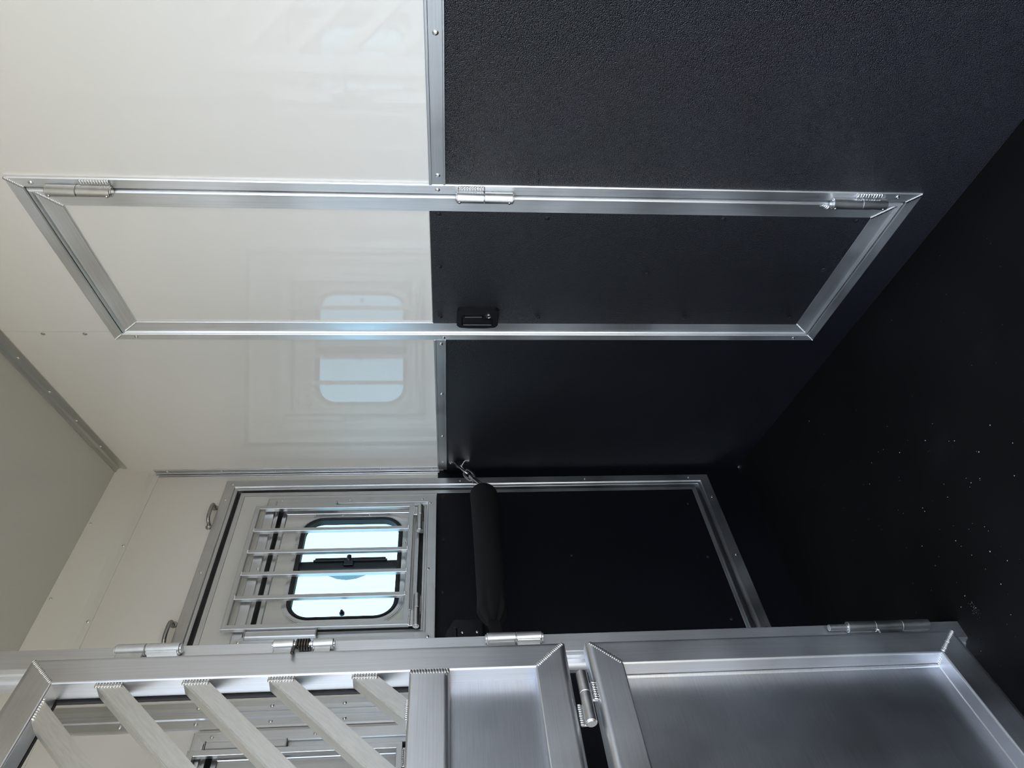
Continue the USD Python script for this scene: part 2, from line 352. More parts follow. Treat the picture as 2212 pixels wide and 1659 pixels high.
t.part('lining_panel', put(cbox(a0+w0-.002, a1-w0+.002, b0+w0, KZ+.001, -.02, .0056, .001), FR), KICK)
# a bead along the lower edge of the white sheet
t.part('white_edge', put(cbox(a0+w0, a1-w0, KZ+.0012, KZ+.004, 0, .0035, .001), FR), WHITE)
for s, b in ((1.3792, 1.1166), (1.3713, .8855), (1.3766, .5001), (1.3771, .1971), (1.2018, 1.1165), (1.1808, .6242), (1.2046, .1972), (.9992, 1.1163), (.9966, .8659), (.9990, .4818), (1.0008, .1994)):
    t.part('screw', put(dome(s, b, .0054, .0060, .0022), FR), BLK, 30)
for s, b in ((1.452, 1.1175), (1.452, 1.9003), (.9075, 1.8894), (1.4545, .1446), (.9055, .1524), (.905, 1.1086)):
    t.part('rivet', put(dome(s, b, .0068, .0052), FR), RIV, 30)
for (sx, bx, ux, vx) in ((a1, b1, -1, -1), (a0, b1, 1, -1), (a1, b0, -1, 1), (a0, b0, 1, 1)):
    for w_0, w_1, hh in ((.002, .0255, .0068), (.0335, .0775, .0055)):
        r_ = .0036 if sx == a1 else .0022
        t.part('weld_bead', put(weld((sx+ux*w_0, bx+vx*w_0, hh), (sx+ux*w_1, bx+vx*w_1, hh), r_, r_*.80), FR), WELD, True)
# three welded barrel hinges
for top, split, low, wf, wl in ((1.8734, 1.8155, 1.7514, (1.8061, 1.7541), None), (1.0794, 1.0232, .9637, (1.0739, 1.0254), None), (.2872, .2230, .1676, (.2345, .1832), (.2985, .2845))):
    hp = numbered(t.path, 'hinge'); hx = UsdGeom.Xform.Define(stage, hp)
    sc = a1 - .0225
    o = np.array([sc, top, .0165]); d = np.array([0, -1., 0])
    for (x, y) in ((top, split), (split, low)):
        t.part('knuckle', put(cyl((sc, x-.0004, .0175), (sc, y+.0004, .0175), .0118, 28, ch=.001), FR), ALC, 35, hp)
    t.part('pin', put(cyl((sc, top+.0015, .0175), (sc, low-.0015, .0175), .0085, 20, ch=.0006), FR), ALC, 35, hp)
    t.part('grease_fitting', put(cat(cyl((sc-.003, top-.006, .026), (sc-.0038, top-.006, .0302), .0030, 12, ch=.0008), cyl((sc-.003, low+.008, .026), (sc-.0038, low+.008, .0302), .0030, 12, ch=.0008)), FR), RIV, 35, hp)
    mid = (wf[0]+wf[1])/2
    t.part('frame_tab', put(cbox(sc+.004, a1-.003, min(wf)-.002, max(wf)+.002, .006, .011), FR), ALC, False, hp)
    t.part('leaf_tab', put(cbox(sc-.020, sc-.002, *((split+.002, top-.004) if mid < split else (low+.004, split-.002)), .006, .0095), FR), ALC, False, hp)
    t.part('weld_bead', put(weld((a1-.0065, wf[0], .0085), (a1-.0065, wf[1], .0085), .0052, .0052), FR), WELD, True, hp)
    if wl: t.part('weld_bead', put(weld((1.428, wl[0], .007), (1.420, wl[1], .007), .0052, .0048), FR), WELD, True, hp)
    else: t.part('weld_bead', put(weld((sc-.018, split-.0005, .008), (sc-.012, split-.0005, .008), .0035, .004), FR), WELD, True, hp)
# recessed paddle latch
hp = numbered(t.path, 'latch_handle'); UsdGeom.Xform.Define(stage, hp)
ha0, ha1, hb0, hb1 = .9615, 1.0440, .9690, 1.0745
outer = rr(ha0, ha1, hb0, hb1, .014).union(rr(ha0-.0025, ha1+.0015, hb0+.024, hb1-.024, .012)).convex_hull.buffer(-.006).buffer(.006)
cav = (rr(ha0+.0125, ha0+.0665, hb1-.0665, hb1-.0125, .006) | rr(ha0+.0125, ha0+.0405, hb1-.0915, hb1-.0125, .005)).buffer(-.002).buffer(.002)
t.part('bezel', put(cat(plate(outer - cav, .004, .0120), plate(outer.buffer(-.0016) - cav.buffer(.0008), .0115, .0140)), FR), BLK, 30, hp)
t.part('recess', put(plate(outer.buffer(-.006), .0045, .0066), FR), GASK, False, hp)
pad = (rr(ha0+.0140, ha0+.0480, hb1-.0655, hb1-.0155, .004) | rr(ha0+.0140, ha0+.0385, hb1-.0900, hb1-.0155, .003))
t.part('paddle', put(cat(plate(pad, .006, .0112), plate(pad.buffer(-.0014), .0110, .0128)), FR), BLK, 30, hp)
t.part('paddle_edge', put(cat(cbox(ha0+.0128, ha0+.0146, hb1-.0895, hb1-.016, .0105, .0140, .0008), cbox(ha0+.0465, ha0+.0480, hb1-.064, hb1-.020, .0110, .0133, .0007)), FR), plain('satin_dark_grey', (.10, .10, .105), .3, .4), False, hp)
lc = (ha0+.0545, hb1-.0800, 0)
t.part('lock_cylinder', put(lathe([(0, .0155), (.0046, .0155), (.0052, .0165), (.0066, .0165), (.0076, .0140), (.0076, .010), (0, .010)], lc, (0, 0, 1), 24), FR), RIV, 30, hp)
t.part('key_slot', put(cbox(lc[0]-.0010, lc[0]+.0010, lc[1]-.0036, lc[1]+.0036, .0150, .0160, .0003), FR), BLK, False, hp)

# ------------------------------------------------------------------ door_2: escape door in the side wall
t = Thing('door_2', 'closed escape door in the side wall, white skin above black lining, holding a barred window', 'door', pt(FS, .45, .138, 0), 'structure')
fl = [(0, -.004), (0, .008), (.002, .010), (.0325, .010), (.0345, .008), (.0352, .005), (.0400, .0045), (.0405, .0062), (.0455, .0062), (.0470, .004), (.0475, -.024), (.020, -.024), (.020, -.004)]
for k, v in frame4(DOORS, fl).items():
    t.part('frame_stile' if k in ('near', 'far') else 'frame_rail', put(v, FS), ALV if k in ('near', 'far') else ALH, 40)
t.part('gap_seal', put(plate(hole(DOORS, .022) - hole(DOORS, .067), -.024, -.012), FS), SHDW)
lp = [(.0600, -.024), (.0600, .0045), (.0615, .006), (.0660, .006), (.0672, .0052), (.0742, .0052), (.0758, .0046), (.0762, -.024)]
for k, v in frame4(DOORS, lp).items():
    t.part('leaf_stile' if k in ('near', 'far') else 'leaf_rail', put(v, FS), ALV if k in ('near', 'far') else ALH, 40)
A0, A1, B0, B1 = DOORS; w0 = .0762
t.part('white_panel', put(plate(sbox(A0+w0, KZ, A1-w0, B1-w0) - hole(WIN1, .012), -.015, .002), FS), LEAFW)
t.part('lining_panel', put(cbox(A0+w0, A1-w0, B0+w0, KZ+.003, -.015, .0056, .001), FS), KICKF)
for a, b in ((.0705, 1.8485), (.1471, 1.8565), (.4716, 1.8565), (.79, 1.8565), (.066, 1.0539), (.066, .60), (.066, .2137), (.1715, .155), (.448, .155), (.74, .155)):
    t.part('rivet', put(dome(a, b, .0098, .0045), FS), RIV, 30)
for a, b in ((.145, 1.116), (.3495, 1.1132), (.5697, 1.1142), (.772, 1.114), (.4312, .698), (.2, .25), (.45, .25), (.7, .25)):
    t.part('screw', put(dome(a, b, .0054, .006, .0024), FS), BLK, 30)
# slam latch housing near the post
lp_ = numbered(t.path, 'latch_box'); UsdGeom.Xform.Define(stage, lp_)
lb = Polygon([(.690, 1.082), (.690, 1.000), (.79, 1.000), (.79, 1.103), (.728, 1.103), (.700, 1.088)])
t.part('latch_cover', put(cat(plate(lb.buffer(.004), .004, .010), plate(lb.buffer(-.001), .009, .026)), FS), BLK, 30, lp_)
t.part('latch_lever', put(cbox(.722, .775, 1.073, 1.086, .024, .036, .004), FS), BLK, 30, lp_)
t.part('red_mark', put(dome(.722, 1.081, .030, .0026, .002, False), FS), RED, 30, lp_, 'red marking dot')
for b in (1.058, 1.016): t.part('screw', put(dome(.735, b, .0258, .0042), FS), RIV, 30, lp_)

# ------------------------------------------------------------------ drop-down windows with swing-down bar grilles
def drop_window(name, label, rect, gr, bars, hinges, blocks, ring, radius=.085):
    A0, A1, B0, B1 = rect
    t = Thing(name, label, 'window', pt(FS, (A0+A1)/2, B0, 0), 'structure')
    hp = [(0, .002), (0, .018), (.002, .020), (.0275, .020), (.030, .018), (.0305, .012), (.036, .012), (.037, .0145), (.043, .0145), (.0445, .012), (.045, -.03), (.012, -.03), (.012, .002)]
    for k, v in frame4(rect, hp).items():
        t.part('housing_stile' if k in ('near', 'far') else 'housing_rail', put(v, FS), ALV if k in ('near', 'far') else ALH, 40)
    t.part('gap_seal', put(plate(hole(rect, .040) - hole(rect, .066), -.03, -.008), FS), GASK)
    lp = [(.0565, -.03), (.0565, .009), (.058, .011), (.0700, .011), (.072, .009), (.072, -.03)]
    for k, v in frame4(rect, lp).items():
        t.part('drop_stile' if k in ('near', 'far') else 'drop_rail', put(v, FS), ALV if k in ('near', 'far') else ALH, 40)
    r0_, r1_, s0_, s1_ = ring
    t.part('window_skin', put(plate(hole(rect, .0715) - rr(r0_+.008, r1_-.008, s0_+.008, s1_-.008, radius), -.012, .005), FS), LEAFW)
    o1, o2 = rr(r0_, r1_, s0_, s1_, radius), rr(r0_+.0165, r1_-.0165, s0_+.0145, s1_-.0125, radius-.013)
    t.part('window_ring', put(cat(plate(o1 - o2, .002, .0075), plate(o1.buffer(-.0035) - o2, .0070, .0095), plate(o1.buffer(-.0075) - o2.buffer(.002), .009, .0105)), FS), ALV, 30)
    g2 = rr(r0_+.030, r1_-.027, s0_+.0285, s1_-.027, radius-.028)
    t.part('glass_gasket', put(cat(plate(o2 - g2, -.012, .0075), plate(o2.buffer(-.005) - g2, .007, .010)), FS), GASK, 30)
    gl = t.part('glass_pane', put(plate(o2.buffer(-.004), -.009, -.005), FS), PANE)
    for i in range(3): t.part('screw', put(dome(r0_+.008, s0_+.13+.09*i*(s1_-s0_)/.36, .0105, .0038), FS), RIV, 30)
    for i in range(3): t.part('screw', put(dome(r0_+.14+.11*i, s1_-.007, .0105, .0038), FS), RIV, 30)
    for i in range(3): t.part('screw', put(dome(r0_+.14+.11*i, s0_+.007, .0105, .0038), FS), RIV, 30)
    # sliding sash edge with its pull
    mx = r0_ + (r1_-r0_)*.435; z0, z1 = s0_+.020, s1_-.018
    sp = t.part('sash_bar', put(cat(cbox(mx+.004, mx+.036, z0, z1, -.010, -.001), cbox(mx-.006, mx+.006, z0+.045, z1-.055, -.008, .004), cbox(mx+.002, mx+.0085, z0+.04, z1-.05, -.004, .0055)), FS), BLK)
    zm = (z0+z1)/2
    t.part('sash_pull', put(cat(cbox(mx-.016, mx+.010, zm-.007, zm+.007, 0, .010, .004), cbox(mx+.006, mx+.026, zm-.016, zm+.016, 0, .006, .002)), FS), BLK, False, sp)
    t.part('sash_strip', put(plate(sbox(mx+.036, z0+.006, mx+.062, z1-.006).union(Polygon([(mx+.060, zm+.062), (mx+.075, zm+.03), (mx+.080, zm), (mx+.075, zm-.03), (mx+.060, zm-.062)])), -.0045, -.0025), FS), SASH, False, sp)
    t.part('frame_slot', put(cbox(r0_+.0195, r0_+.0245, zm-.075, zm+.115, .0078, .0115, .001), FS), BLK)
    t.part('vent_knob', put(lathe([(0, .012), (.0035, .012), (.005, .006), (.0075, .002), (.0075, -.005), (0, -.005)], (r1_-.047, s0_+.18, 0), (0, 0, 1), 18), FS), BLK, 30)
    for a, b in ((A0+.0365, B0+.0235), (A0+.017, B0+.050), (A0+.0155, B0+.2977), (A0+.0142, B1-.046), (A0+.3175, B1-.0237), (A1-.0115, B1-.023), (A0+.333, B0+.025), (A1-.0120, B0+.0225), (A1-.0150, B0+.2977)):
        t.part('screw', put(dome(a, b, .0198, .0050), FS), RIV, 30)
    # guide blocks on the two side members
    for q in blocks:
        t.part('guide_block', put(cat(cbox(q[0], q[1], q[2], q[3], .018, .033, .003), cbox(q[0]-.001, q[1]+.001, q[2], q[2]+.004, .018, .036, .0015), cbox(q[0]-.001, q[1]+.001, q[3]-.004, q[3], .018, .036, .0015)), FS), ALV, 30)
    # grille: square frame, bars, barrel hinges at the bottom
    G0, G1, H0, H1 = gr
    gp = numbered(t.path, 'grille'); UsdGeom.Xform.Define(stage, gp)
    sq = [(.001, .026), (0, .027), (0, .039), (.001, .040), (.0145, .040), (.0155, .039), (.0155, .027), (.0145, .026)]
    for k, v in frame4(gr, sq).items():
        t.part('grille_stile' if k in ('near', 'far') else 'grille_rail', put(v, FS), ALV if k in ('near', 'far') else ALH, False, gp)
    for a in bars:
        t.part('grille_bar', put(cbox(a, a+.0142, H0+.014, H1-.014, .027, .0395, .001), FS), ALV, False, gp)
        t.part('weld_bead', put(cat(weld((a+.001, H1-.0145, .040), (a+.013, H1-.0145, .040), .0028, .004), weld((a+.001, H0+.0145, .040), (a+.013, H0+.0145, .040), .0028, .004)), FS), WELD, True, gp)
    for x, sp_, y in hinges:
        zc = H0 - .0215
        for p, q in ((x, sp_), (sp_, y)): t.part('hinge_knuckle', put(cyl((p+.0005, zc, .033), (q-.0005, zc, .033), .0100, 22, ch=.0008), FS), ALC, 35, gp)
        t.part('hinge_pin', put(cyl((x-.004, zc, .033), (y+.002, zc, .033), .006, 16), FS), ALC, 35, gp)
        tb = (x, sp_) if x < (G0+G1)/2 else (sp_, y)
        t.part('hinge_tab', put(cat(cbox(tb[0]+.004, tb[1]-.004, zc, H0+.001, .029, .0335, .001), cbox(x+y-tb[1]+.004, x+y-tb[0]-.004, zc-.012, zc, .016, .033, .001)), FS), ALC, False, gp)
        t.part('weld_bead', put(weld((tb[0]+.005, H0-.0005, .0355), (tb[1]-.005, H0-.0005, .0355), .0036, .0044), FS), WELD, True, gp)
    return t
drop_window('window_1', 'drop-down window in the escape door behind a welded aluminium bar grille, sky in its tinted glass', WIN1,
    (.2114, .7115, 1.2128, 1.7376), (.3160, .4095, .4998, .5910), ((.2166, .2636, .3347), (.5995, .6511, .7154)),
    ((.186, .208, 1.4725, 1.6764), (.712, .735, 1.4698, 1.6714)), (.2257, .6800, 1.2320, 1.5910))
drop_window('window_2', 'second barred drop-down window on the side wall, half hidden behind the open gate', WIN2,
    (1.0655, 1.726, 1.2128, 1.7300), (1.185, 1.31, 1.435, 1.56), ((1.08, 1.13, 1.20), (1.60, 1.65, 1.71)),
    ((1.0405, 1.0615, 1.4968, 1.6972), (1.728, 1.750, 1.4968, 1.6972)), (1.3050, 1.6973, 1.2320, 1.5910))

# ------------------------------------------------------------------ two grab handles over the escape door
def handle(t, a0, a1, b):
    th = np.linspace(0, math.pi, 25)
    c, w = (a0+a1)/2, (a1-a0)/2
    P = np.array([(c - w*1.0*np.sign(math.cos(x))*abs(math.cos(x))**.7, b, .006 + .030*math.sin(x)**.55) for x in th])
    t.part('grip', put(tube(P, .0060, 14), FS), HDL, True)
    for a in (a0, a1):
        s = -1 if a == a0 else 1
        t.part('foot', put(cat(lathe([(0, .007), (.006, .007), (.0095, .005), (.0105, 0), (0, 0)], (a+s*.006, b, 0), (0, 0, 1), 20)), FS), HDL, 30)
        t.part('screw', put(dome(a+s*.007, b, .0066, .0048), FS), RIV, 30)
h1 = Thing('grab_handle', 'bowed chrome grab handle on the white wall above the escape door, nearer the corner', 'handle', pt(FS, .222, 1.884, 0), group='grab handles above the escape door')
handle(h1, .184, .262, 1.884)
h2 = UsdGeom.Xform.Define(stage, '/World/grab_handle_001'); h2.AddTranslateOp().Set(Gf.Vec3d(*map(float, pt(FS, .703, 1.8845, 0))))
h2.GetPrim().GetReferences().AddInternalReference(h1.path); h2.GetPrim().SetInstanceable(True)
tag(h2.GetPrim(), 'bowed chrome grab handle on the white wall above the escape door, nearer the hinge post', 'handle', group='grab handles above the escape door')

# ------------------------------------------------------------------ padded chest bar on its chain
EY = pt(FR, .09, 1.057, .0)
t = Thing('chain_eye', 'bent steel eye strap screwed to the black lining, holding the chest bar chain', 'bracket', EY)
P = [(.0795, 1.0930, .004), (.081, 1.080, .004), (.084, 1.074, .008), (.087, 1.067, .020), (.0885, 1.057, .024), (.090, 1.047, .020), (.093, 1.040, .008), (.0955, 1.034, .004), (.0985, 1.022, .004)]
k = []
for p, q in zip(P, P[1:]):
    p, q = np.array(p), np.array(q)
    k.append(trimesh.convex.convex_hull(np.vstack([v + s*np.array([.0068, 0, 0]) + e*np.array([0, 0, .0021]) for v in (p, q) for s in (-1, 1) for e in (-1, 1)] + [v + c*np.array([0, .0018, 0]) + s*np.array([.0068, 0, 0]) for v in (p, q) for c in (-1, 1) for s in (-1, 1)])))
t.part('strap', put(cat(*k), FR), RIV, 30)
t.part('screw', put(dome(.080, 1.088, .0055, .0042), FR), RIV, 30); t.part('screw', put(dome(.098, 1.026, .0055, .0042), FR), RIV, 30)

RB = np.array([-.288, -.165, .983]); LB = np.array([-.886, -.247, .984])     # ends of the padded bar
ax = (LB-RB)/np.linalg.norm(LB-RB)
t = Thing('padded_bar', 'black canvas padded chest bar hanging level across the escape door from a short chain', 'bar', RB)
def sleeve():
    n, N = 56, 90; V, F = [], []
    x = np.cross(ax, (0, 0, 1)); x /= np.linalg.norm(x); y = np.cross(ax, x); L = np.linalg.norm(LB-RB)
    rng = np.random.default_rng(4); ph = rng.uniform(0, 6.28, 6)
    for i in range(N):
        u = i/(N-1); s = u*L; r = .0445 - .0080*u
        if s < .03: r *= math.sqrt(max(0, 1-((.03-s)/.031)**2))*.55+.45*min(1, s/.03+.25)
        pleat = max(0, (u-.80)/.20); e = max(0, (u-.90)/.10)
        for j in range(n):
            th = 2*math.pi*j/n
            rr_ = r*(1 + .02*math.sin(th*2+s*9+ph[0]) + pleat**1.5*(.16*math.sin(7*th+ph[1]+2*u) + .09*math.sin(12*th+ph[2])))*(1-.62*e**1.6)
            V.append(RB + ax*s + rr_*(math.cos(th)*x + math.sin(th)*y))
    for i in range(N-1):
        for j in range(n):
            a, b, c, d = i*n+j, i*n+(j+1) % n, (i+1)*n+(j+1) % n, (i+1)*n+j; F += [(a, b, c), (a, c, d)]
    V += [RB + ax*.002, LB]; 
    for j in range(n): F += [(N*n, (j+1) % n, j), (N*n+1, (N-1)*n+j, (N-1)*n+(j+1) % n)]
    return tri(V, F)
t.part('canvas_sleeve', sleeve(), FAB, True)
POSTP = np.array([-1.165, -.480, .985])
def strap(p, q, w, th, up):
    p, q = np.asarray(p, float), np.asarray(q, float); d = (q-p)/np.linalg.norm(q-p); s = np.cross(d, up); s /= np.linalg.norm(s); n = np.cross(s, d)
    return trimesh.convex.convex_hull(np.array([v + i*s*w/2 + j*n*th/2 for v in (p, q) for i in (-1, 1) for j in (-1, 1)]))
t.part('tail_strap', strap(LB - ax*.02, POSTP, .004, .030, (0, 0, 1)), FAB)
t.part('end_loop', strap(RB + ax*.02, RB - ax*.022, .006, .026, (0, 0, 1)), FAB)
# chain of links between the eye and the bar
def ring_pts(c, d, side, L, W):
    d = d/np.linalg.norm(d); side = side - d*(side@d); side /= np.linalg.norm(side)
    th = np.linspace(0, 2*math.pi, 36, endpoint=False); out = []
    for x in th:
        cx, cy = math.cos(x), math.sin(x)
        out.append(c + d*(np.sign(cx)*(L/2-W/2)*min(1, abs(cx)*2.2) + cx*W/2) + side*cy*W/2)
    return np.array(out)
E0 = pt(FR, .0885, 1.057, .020); cd = (RB-ax*.012)-E0; CL = np.linalg.norm(cd); cd /= CL
s1 = np.cross(cd, (0, 0, 1)); s1 /= np.linalg.norm(s1); s2 = np.cross(cd, s1)
t.part('chain_link', tube(ring_pts(E0+cd*CL*.17, cd, s1*.6+s2*.8, CL*.40, .030), .0042, 10, True), CHR, True)
t.part('chain_link', tube(ring_pts(E0+cd*CL*.43, cd, s1*.8-s2*.6, CL*.34, .026), .0042, 10, True), CHR, True)
hk = t.part('snap_body', cat(cyl(E0+cd*CL*.50, E0+cd*CL*.66, .009, 18, .006, ch=.002), cyl(E0+cd*CL*.58+s1*.010, E0+cd*CL*.64+s1*.010, .005, 12, ch=.001)), CHR, 35)
t.part('snap_pin', cyl(E0+cd*CL*.60+s2*.008, E0+cd*CL*.95+s2*.012, .0026, 10, ch=.0006), CHR, 35, hk)
t.part('swivel', cyl(E0+cd*CL*.66, E0+cd*CL*.74, .0075, 16, ch=.0015), SPR, 35)
t.part('chain_link', tube(ring_pts(E0+cd*CL*.885, cd, s1*.7+s2*.7, CL*.36, .034), .0040, 10, True), CHR, True)

# ------------------------------------------------------------------ hinge post that carries the gates
t = Thing('hinge_post', 'tall aluminium post from floor to ceiling at the free edge of the swung gates', 'post', (-1.19, -.52, 0))
PP = [(-1.141, -.538), (-1.143, -.540), (-1.182, -.540), (-1.185, -.5385), (-1.1855, -.527), (-1.189, -.524), (-1.1895, -.5195), (-1.1945, -.517), (-1.199, -.511), (-1.1995, -.498), (-1.195, -.4935), (-1.193, -.478), (-1.141, -.478)]
P = np.array(PP); t.part('post_extrusion', loft(np.c_[P, np.zeros(len(P))], np.c_[P, np.full(len(P), ZC)], P), ALG, 35)

# ------------------------------------------------------------------ the gates
GA, GL, TW, TH = -.005, .98, .0625, .042
def arc(cx, cy, r, s, k=6): return [(cx + r*math.cos(math.radians(s+90*i/k)), cy + r*math.sin(math.radians(s+90*i/k))) for i in range(k+1)]
tubep = arc(TW+.003-.004, -.004, .004, 0) + arc(.015, -.015, .015, 90) + arc(.010, -TH+.010, .010, 180) + arc(TW+.003-.003, -TH+.003, .003, 270)
def gate_frame(t, rect):
    for k, v in frame4(rect, tubep).items():
        t.part('frame_stile' if k in ('near', 'far') else 'frame_rail', put(v, FG), ALG if k in ('near', 'far') else ALGH, 40)
    a0, a1, b0, b1 = rect
    for sx, ux in ((a0, 1), (a1, -1)):
        for by, uy in ((b0, 1), (b1, -1)):
            t.part('weld_bead', put(weld((sx+ux*.009, by+uy*.009, -.0012), (sx+ux*(TW-.002), by+uy*(TW-.002), -.0004), .0040, .0044), FG), WELD if sx == a0 and by == b0 and b0 > .5 else WELDG, True)
WELDG = plain('dull_weld_metal', (.62, .62, .62), .34, 1.)
UB, UT = .8690, 1.8755
t = Thing('barred_gate', 'upper brushed aluminium divider gate with slanting welded bars, swung open on the post', 'gate', pt(FG, .3, UB, 0))
gate_frame(t, (GA, GL, UB, UT))
C0, C1 = 1.0955, 1.1720
cp = np.array(arc(C1-.006, -.006, .006, 0) + arc(C0+.013, -.013, .013, 90) + arc(C0+.006, -TH+.006, .006, 180) + arc(C1-.006, -TH+.006, .006, 270)); Lc = lambda a: np.stack([np.full(len(cp), a), cp[:, 0], cp[:, 1]], 1)
t.part('cross_rail', put(loft(Lc(TW-.004), Lc(GL-TW+.004), cp), FG), ALGH, 40)
for a in (TW+.001, GL-TW-.001): t.part('weld_bead', put(weld((a, C0+.004, .0002), (a, C1-.004, .0002), .0046, .0052), FG), WELDG, True)
t.part('solid_panel', put(cbox(TW-.005, GL-TW+.005, UB+TW-.005, C0+.004, -.038, -.034, .0005), FG), ALSH, label='solid aluminium sheet below the bars')
BARM = mat('brushed_gate_bar', {'g': ('geometry', {}), 'm': ('mapping', {'mapping_type': 'texture', 'rotation': (0, math.pi/4, 0), 'scale': (1/300, 1/300, 1/5)}),
    'n': ('noise_texture', {'scale': 1.0, 'detail': 3.0}), 'r': ('rgb_ramp', {'ramp': [(.25, (.66, .655, .64)), (.75, (.76, .755, .74))]}), 'b': ('bump', {'strength': .1, 'distance': .0006}),
    'p': ('principled_bsdf', {'metallic': 1.0, 'roughness': .46})}, [('g.position', 'm.vector'), ('m.vector', 'n.vector'), ('n.fac', 'r.fac'), ('r.color', 'p.base_color'), ('n.fac', 'b.height'), ('b.normal', 'p.normal')])
BWD = .0340                                     # width of a bar
inner = sbox(TW, C1, GL-TW, UT-TW)
k = 0; pitch = .1523
for i in range(-1, 12):
    z_at = 1.6985 + .075 - pitch*4 + pitch*i     # centre line: t + z = z_at
    lo, hi = z_at - BWD/math.sqrt(2), z_at + BWD/math.sqrt(2)
    q = Polygon([(-1, lo+1), (3, lo-3), (3, hi-3), (-1, hi+1)]).intersection(inner.buffer(.003, join_style=2))
    if q.is_empty or q.area < .0008: continue
    q = q.buffer(-.003).buffer(.003) if q.area > .001 else q
    bp = t.part('slanting_bar', put(cat(plate(q, -.034, -.0085), plate(q.buffer(-.0012), -.009, -.0070), plate(q.buffer(-.0030), -.0072, -.0058)), FG), BARM, 30)
    k += 1
    # weld along the upper end of the bar
    e = q.intersection(inner.boundary.buffer(.0012))
    x0, y0, x1, y1 = q.bounds
    if y1 > UT-TW-.001:  t.part('weld_bead', put(weld((lo-(UT-TW)+.003, UT-TW-.002, -.0055), (hi-(UT-TW)-.003, UT-TW-.002, -.0055), .0046, .0048), FG), WELD, True, bp)
    if x0 < TW+.001 and lo-TW > C1-.03:
        t.part('weld_bead', put(weld((TW+.0025, min(hi-TW, UT-TW)-.003, -.0050), (TW+.0025, max(lo-TW, C1)+.003, -.0050), .0052, .0048), FG), WELD, True, bp)
    if y0 < C1+.001 and x1 < GL-TW-.01: t.part('weld_bead', put(weld((max(TW, lo-C1)+.003, C1+.001, -.006), (hi-C1-.003, C1+.001, -.006), .0034, .0042), FG), WELDG, True, bp)
t.part('edge_seal', put(plate(sbox(TW-.004, C1-.002, GL-TW+.004, UT-TW+.004) - sbox(TW+.0035, C1-.003, GL-TW-.0035, UT-TW-.0035), -.049, -.0425), FG), GASK, label='black rubber lip round the barred opening')
hz, hh = -.0465, -.030
for marks in ((1.7432, 1.6867, 1.6215), (1.0218, .9623, .9091)):
    hp = numbered(t.path, 'hinge'); UsdGeom.Xform.Define(stage, hp)
    for x, y in zip(marks, marks[1:]): t.part('knuckle', put(cyl((hz, x-.0006, hh), (hz, y+.0006, hh), .0115, 26, ch=.001), FG), ALC, 35, hp)
    t.part('pin', put(cyl((hz, marks[0]+.003, hh), (hz, marks[-1]-.003, hh), .0085, 20, ch=.0006), FG), ALC, 35, hp)
    t.part('gate_tab', put(cbox(hz, .004, marks[1]+.002, marks[0]-.003, hh-.0025, hh+.0025), FG), ALC, False, hp)
    t.part('post_tab', put(cbox(hz-.002, hz+.012, marks[2]+.003, marks[1]-.002, -.0420, -.024), FG), ALC, False, hp)
hp = numbered(t.path, 'spring_latch'); UsdGeom.Xform.Define(stage, hp)
for x, y in ((1.4439, 1.4039), (1.3667, 1.3268)): t.part('knuckle', put(cyl((hz, x, hh), (hz, y, hh), .0105, 26, ch=.001), FG), ALC, 35, hp)
t.part('pin', put(cyl((hz, 1.4465, hh), (hz, 1.324, hh), .0062, 20, ch=.0006), FG), RIV, 35, hp)
u = np.linspace(0, 5*2*math.pi, 150)
t.part('coil_spring', put(tube(np.stack([hz+.0095*np.cos(u), 1.3985-.0260*u/u[-1], hh+.0095*np.sin(u)], 1), .0024, 9), FG), SPR, True, hp)
t.part('trigger', put(tube([(hz+.0095, 1.3985, hh), (hz+.018, 1.3985, hh+.012), (hz+.040, 1.3960, .000), (.018, 1.3930, .012)], .0033, 10), FG), SPR, True, hp)
for x, y in ((1.406, 1.442), (1.330, 1.364)): t.part('latch_tab', put(cbox(hz, .004, x, y, hh-.0025, hh+.0025), FG), ALC, False, hp)

LBZ, LTZ = .0570, .8300
t = Thing('panel_gate', 'lower divider gate with a plain aluminium panel, hanging under the barred gate', 'gate', pt(FG, .3, LBZ, 0))
gate_frame(t, (GA, GL, LBZ, LTZ))
t.part('solid_panel', put(cbox(TW-.005, GL-TW+.005, LBZ+TW-.005, LTZ-TW+.005, -.038, -.034, .0005), FG), ALSH, label='plain aluminium sheet filling the gate')
for k_, v in frame4((TW-.0005, GL-TW+.0005, LBZ+TW-.0005, LTZ-TW+.0005), [(0, -.034), (0, -.0300), (.0025, -.0302), (.0042, -.0318), (.0048, -.034)]).items():
    t.part('panel_bead', put(v, FG), ALGH, 40)
hp = numbered(t.path, 'hinge'); UsdGeom.Xform.Define(stage, hp)
for x, y in ((.2605, .2015), (.2005, .1425), (.1415, .0805)): t.part('knuckle', put(cyl((hz, x, hh), (hz, y, hh), .0115, 26, ch=.001), FG), ALC, 35, hp)
t.part('pin', put(cyl((hz, .3005, hh), (hz, .079, hh), .0068, 20, ch=.0008), FG), ALC, 35, hp)
t.part('gate_tab', put(cbox(hz, .004, .145, .198, hh-.0025, hh+.0025), FG), ALC, False, hp)
t.part('weld_bead', put(weld((TW+.0005, LBZ+TW+.0005, -.004), (TW+.0005, LBZ+TW+.0005, -.030), .0040, .0046, (1, 1, 0)), FG), WELD, True)
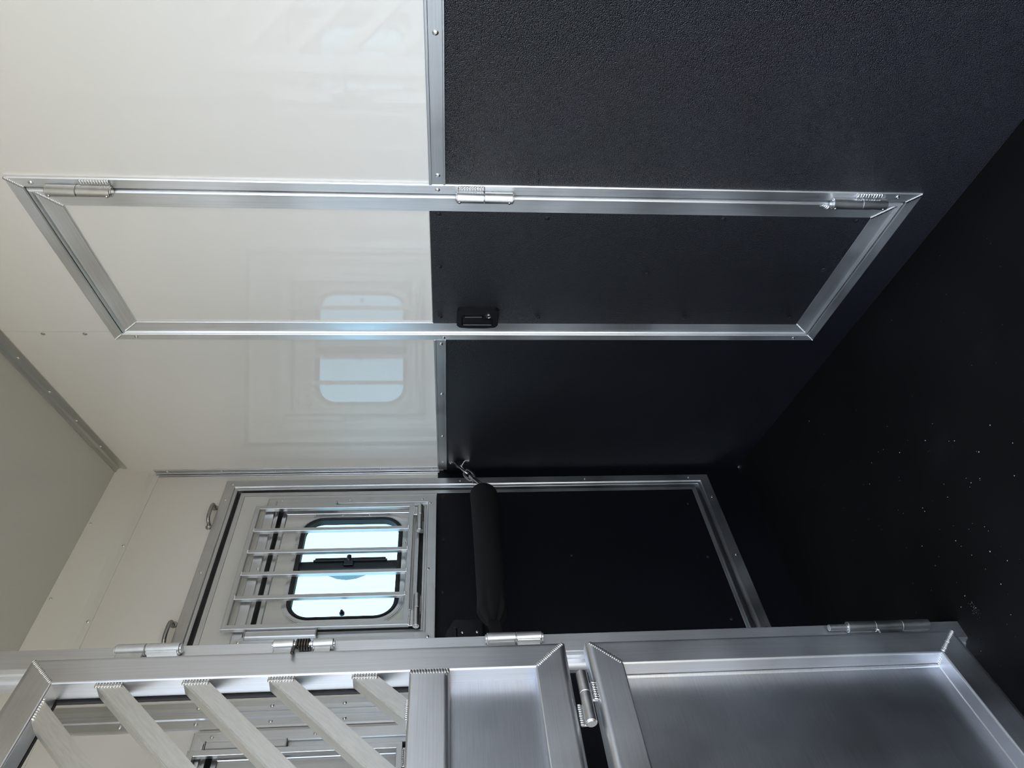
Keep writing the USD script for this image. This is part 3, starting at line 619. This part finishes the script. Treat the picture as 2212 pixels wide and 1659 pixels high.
# barrel hinge joining the two gates
hp = numbered(t.path, 'joining_hinge'); UsdGeom.Xform.Define(stage, hp)
zj, hj = .8505, .000
for x, y in ((.082, .1305), (.1315, .195)): t.part('knuckle', put(cyl((x, zj, hj), (y, zj, hj), .0108, 26, ch=.001), FG), ALC, 35, hp)
t.part('pin', put(cyl((.0805, zj, hj), (.197, zj, hj), .0088, 20, ch=.0012), FG), ALC, 35, hp)
t.part('lower_tab', put(cbox(.098, .139, LTZ-.003, zj, -.012, -.0065), FG), ALC, False, hp)
t.part('upper_tab', put(cbox(.148, .193, zj, UB-.0005, -.012, -.0065), FG), ALC, False, hp)
t.part('weld_bead', put(weld((.100, LTZ+.001, -.0045), (.138, LTZ+.001, -.0045), .0050, .0048), FG), WELD, True, hp)
t.part('weld_bead', put(weld((.150, UB-.0035, -.0055), (.193, UB-.0035, -.0055), .0034, .0044), FG), WELD, True, hp)

# ------------------------------------------------------------------ loose specks on the floor
crumbs = [(-.837,-.796),(-.702,-.651),(-.716,-.67),(-.775,-.709),(-.694,-.608),(-.697,-.535),(-.806,-.657),(-.813,-.652),(-.836,-.844),(-1.054,-.963),(-1.093,-.913),(-1.023,-.844),(-1.025,-.841),(-1.008,-.819),(-1.01,-.809),(-.99,-.888),(-.969,-.742),(-.869,-.596),(-.927,-.659),(-.917,-.66),(-.849,-.588),(-1.059,-.751),(-1.058,-.733),(-1.061,-.685),(-1.129,-.741),(-1.173,-.762),(-1.14,-.701),(-1.129,-.606),(-1.134,-.576),(-1.239,-.681),(-1.045,-.526),(-1.187,-.71),(-.766,-.477),(-.657,-.413),(-.453,-.514),(-.359,-.49),(-.697,-.73),(-.943,-.757),(-.718,-.556),(-.917,-.859),(-.903,-.847),(-.985,-.954),(-.965,-.585),(-1.021,-.61),(-1.024,-.584),(-.924,-.536),(-1.102,-.772),(-1.089,-.771),(-.984,-.884),(-1.018,-.703),(-1.042,-.682),(-1.095,-.694)]
rng = np.random.default_rng(11); ms = []
for i, (x, y) in enumerate(crumbs + [tuple(rng.uniform((-1.6, -1.3), (-.5, -.3))) for _ in range(110)]):
    if i >= len(crumbs) and (x*math.sin(ANG) - y*math.cos(ANG))*-1 < .05: continue
    r_ = rng.uniform(.0006, .0012) if i < len(crumbs) else rng.uniform(.0003, .0006)
    m = trimesh.creation.icosphere(1, 1.0); m.apply_scale((r_*rng.uniform(.7, 1.5), r_, r_*.7)); m.apply_transform(trimesh.transformations.rotation_matrix(rng.uniform(0, 3), (0, 0, 1))); m.apply_translation((x, y, r_*.5)); ms.append(m)
for _ in range(40):
    x, y = rng.normal((-1.163, -.606), (.010, .006)); r_ = rng.uniform(.0002, .00055)
    m = trimesh.creation.icosphere(1, 1.0); m.apply_scale((r_*1.4, r_, r_*.5)); m.apply_transform(trimesh.transformations.rotation_matrix(rng.uniform(0, 3), (0, 0, 1))); m.apply_translation((x, y, r_*.3)); ms.append(m)
t = Thing('floor_specks', 'tiny pale specks of straw and dust scattered on the black floor mat', 'debris', (-1, -.7, 0), 'stuff')
t.part('specks', cat(*ms), CRUMB, kind='stuff')
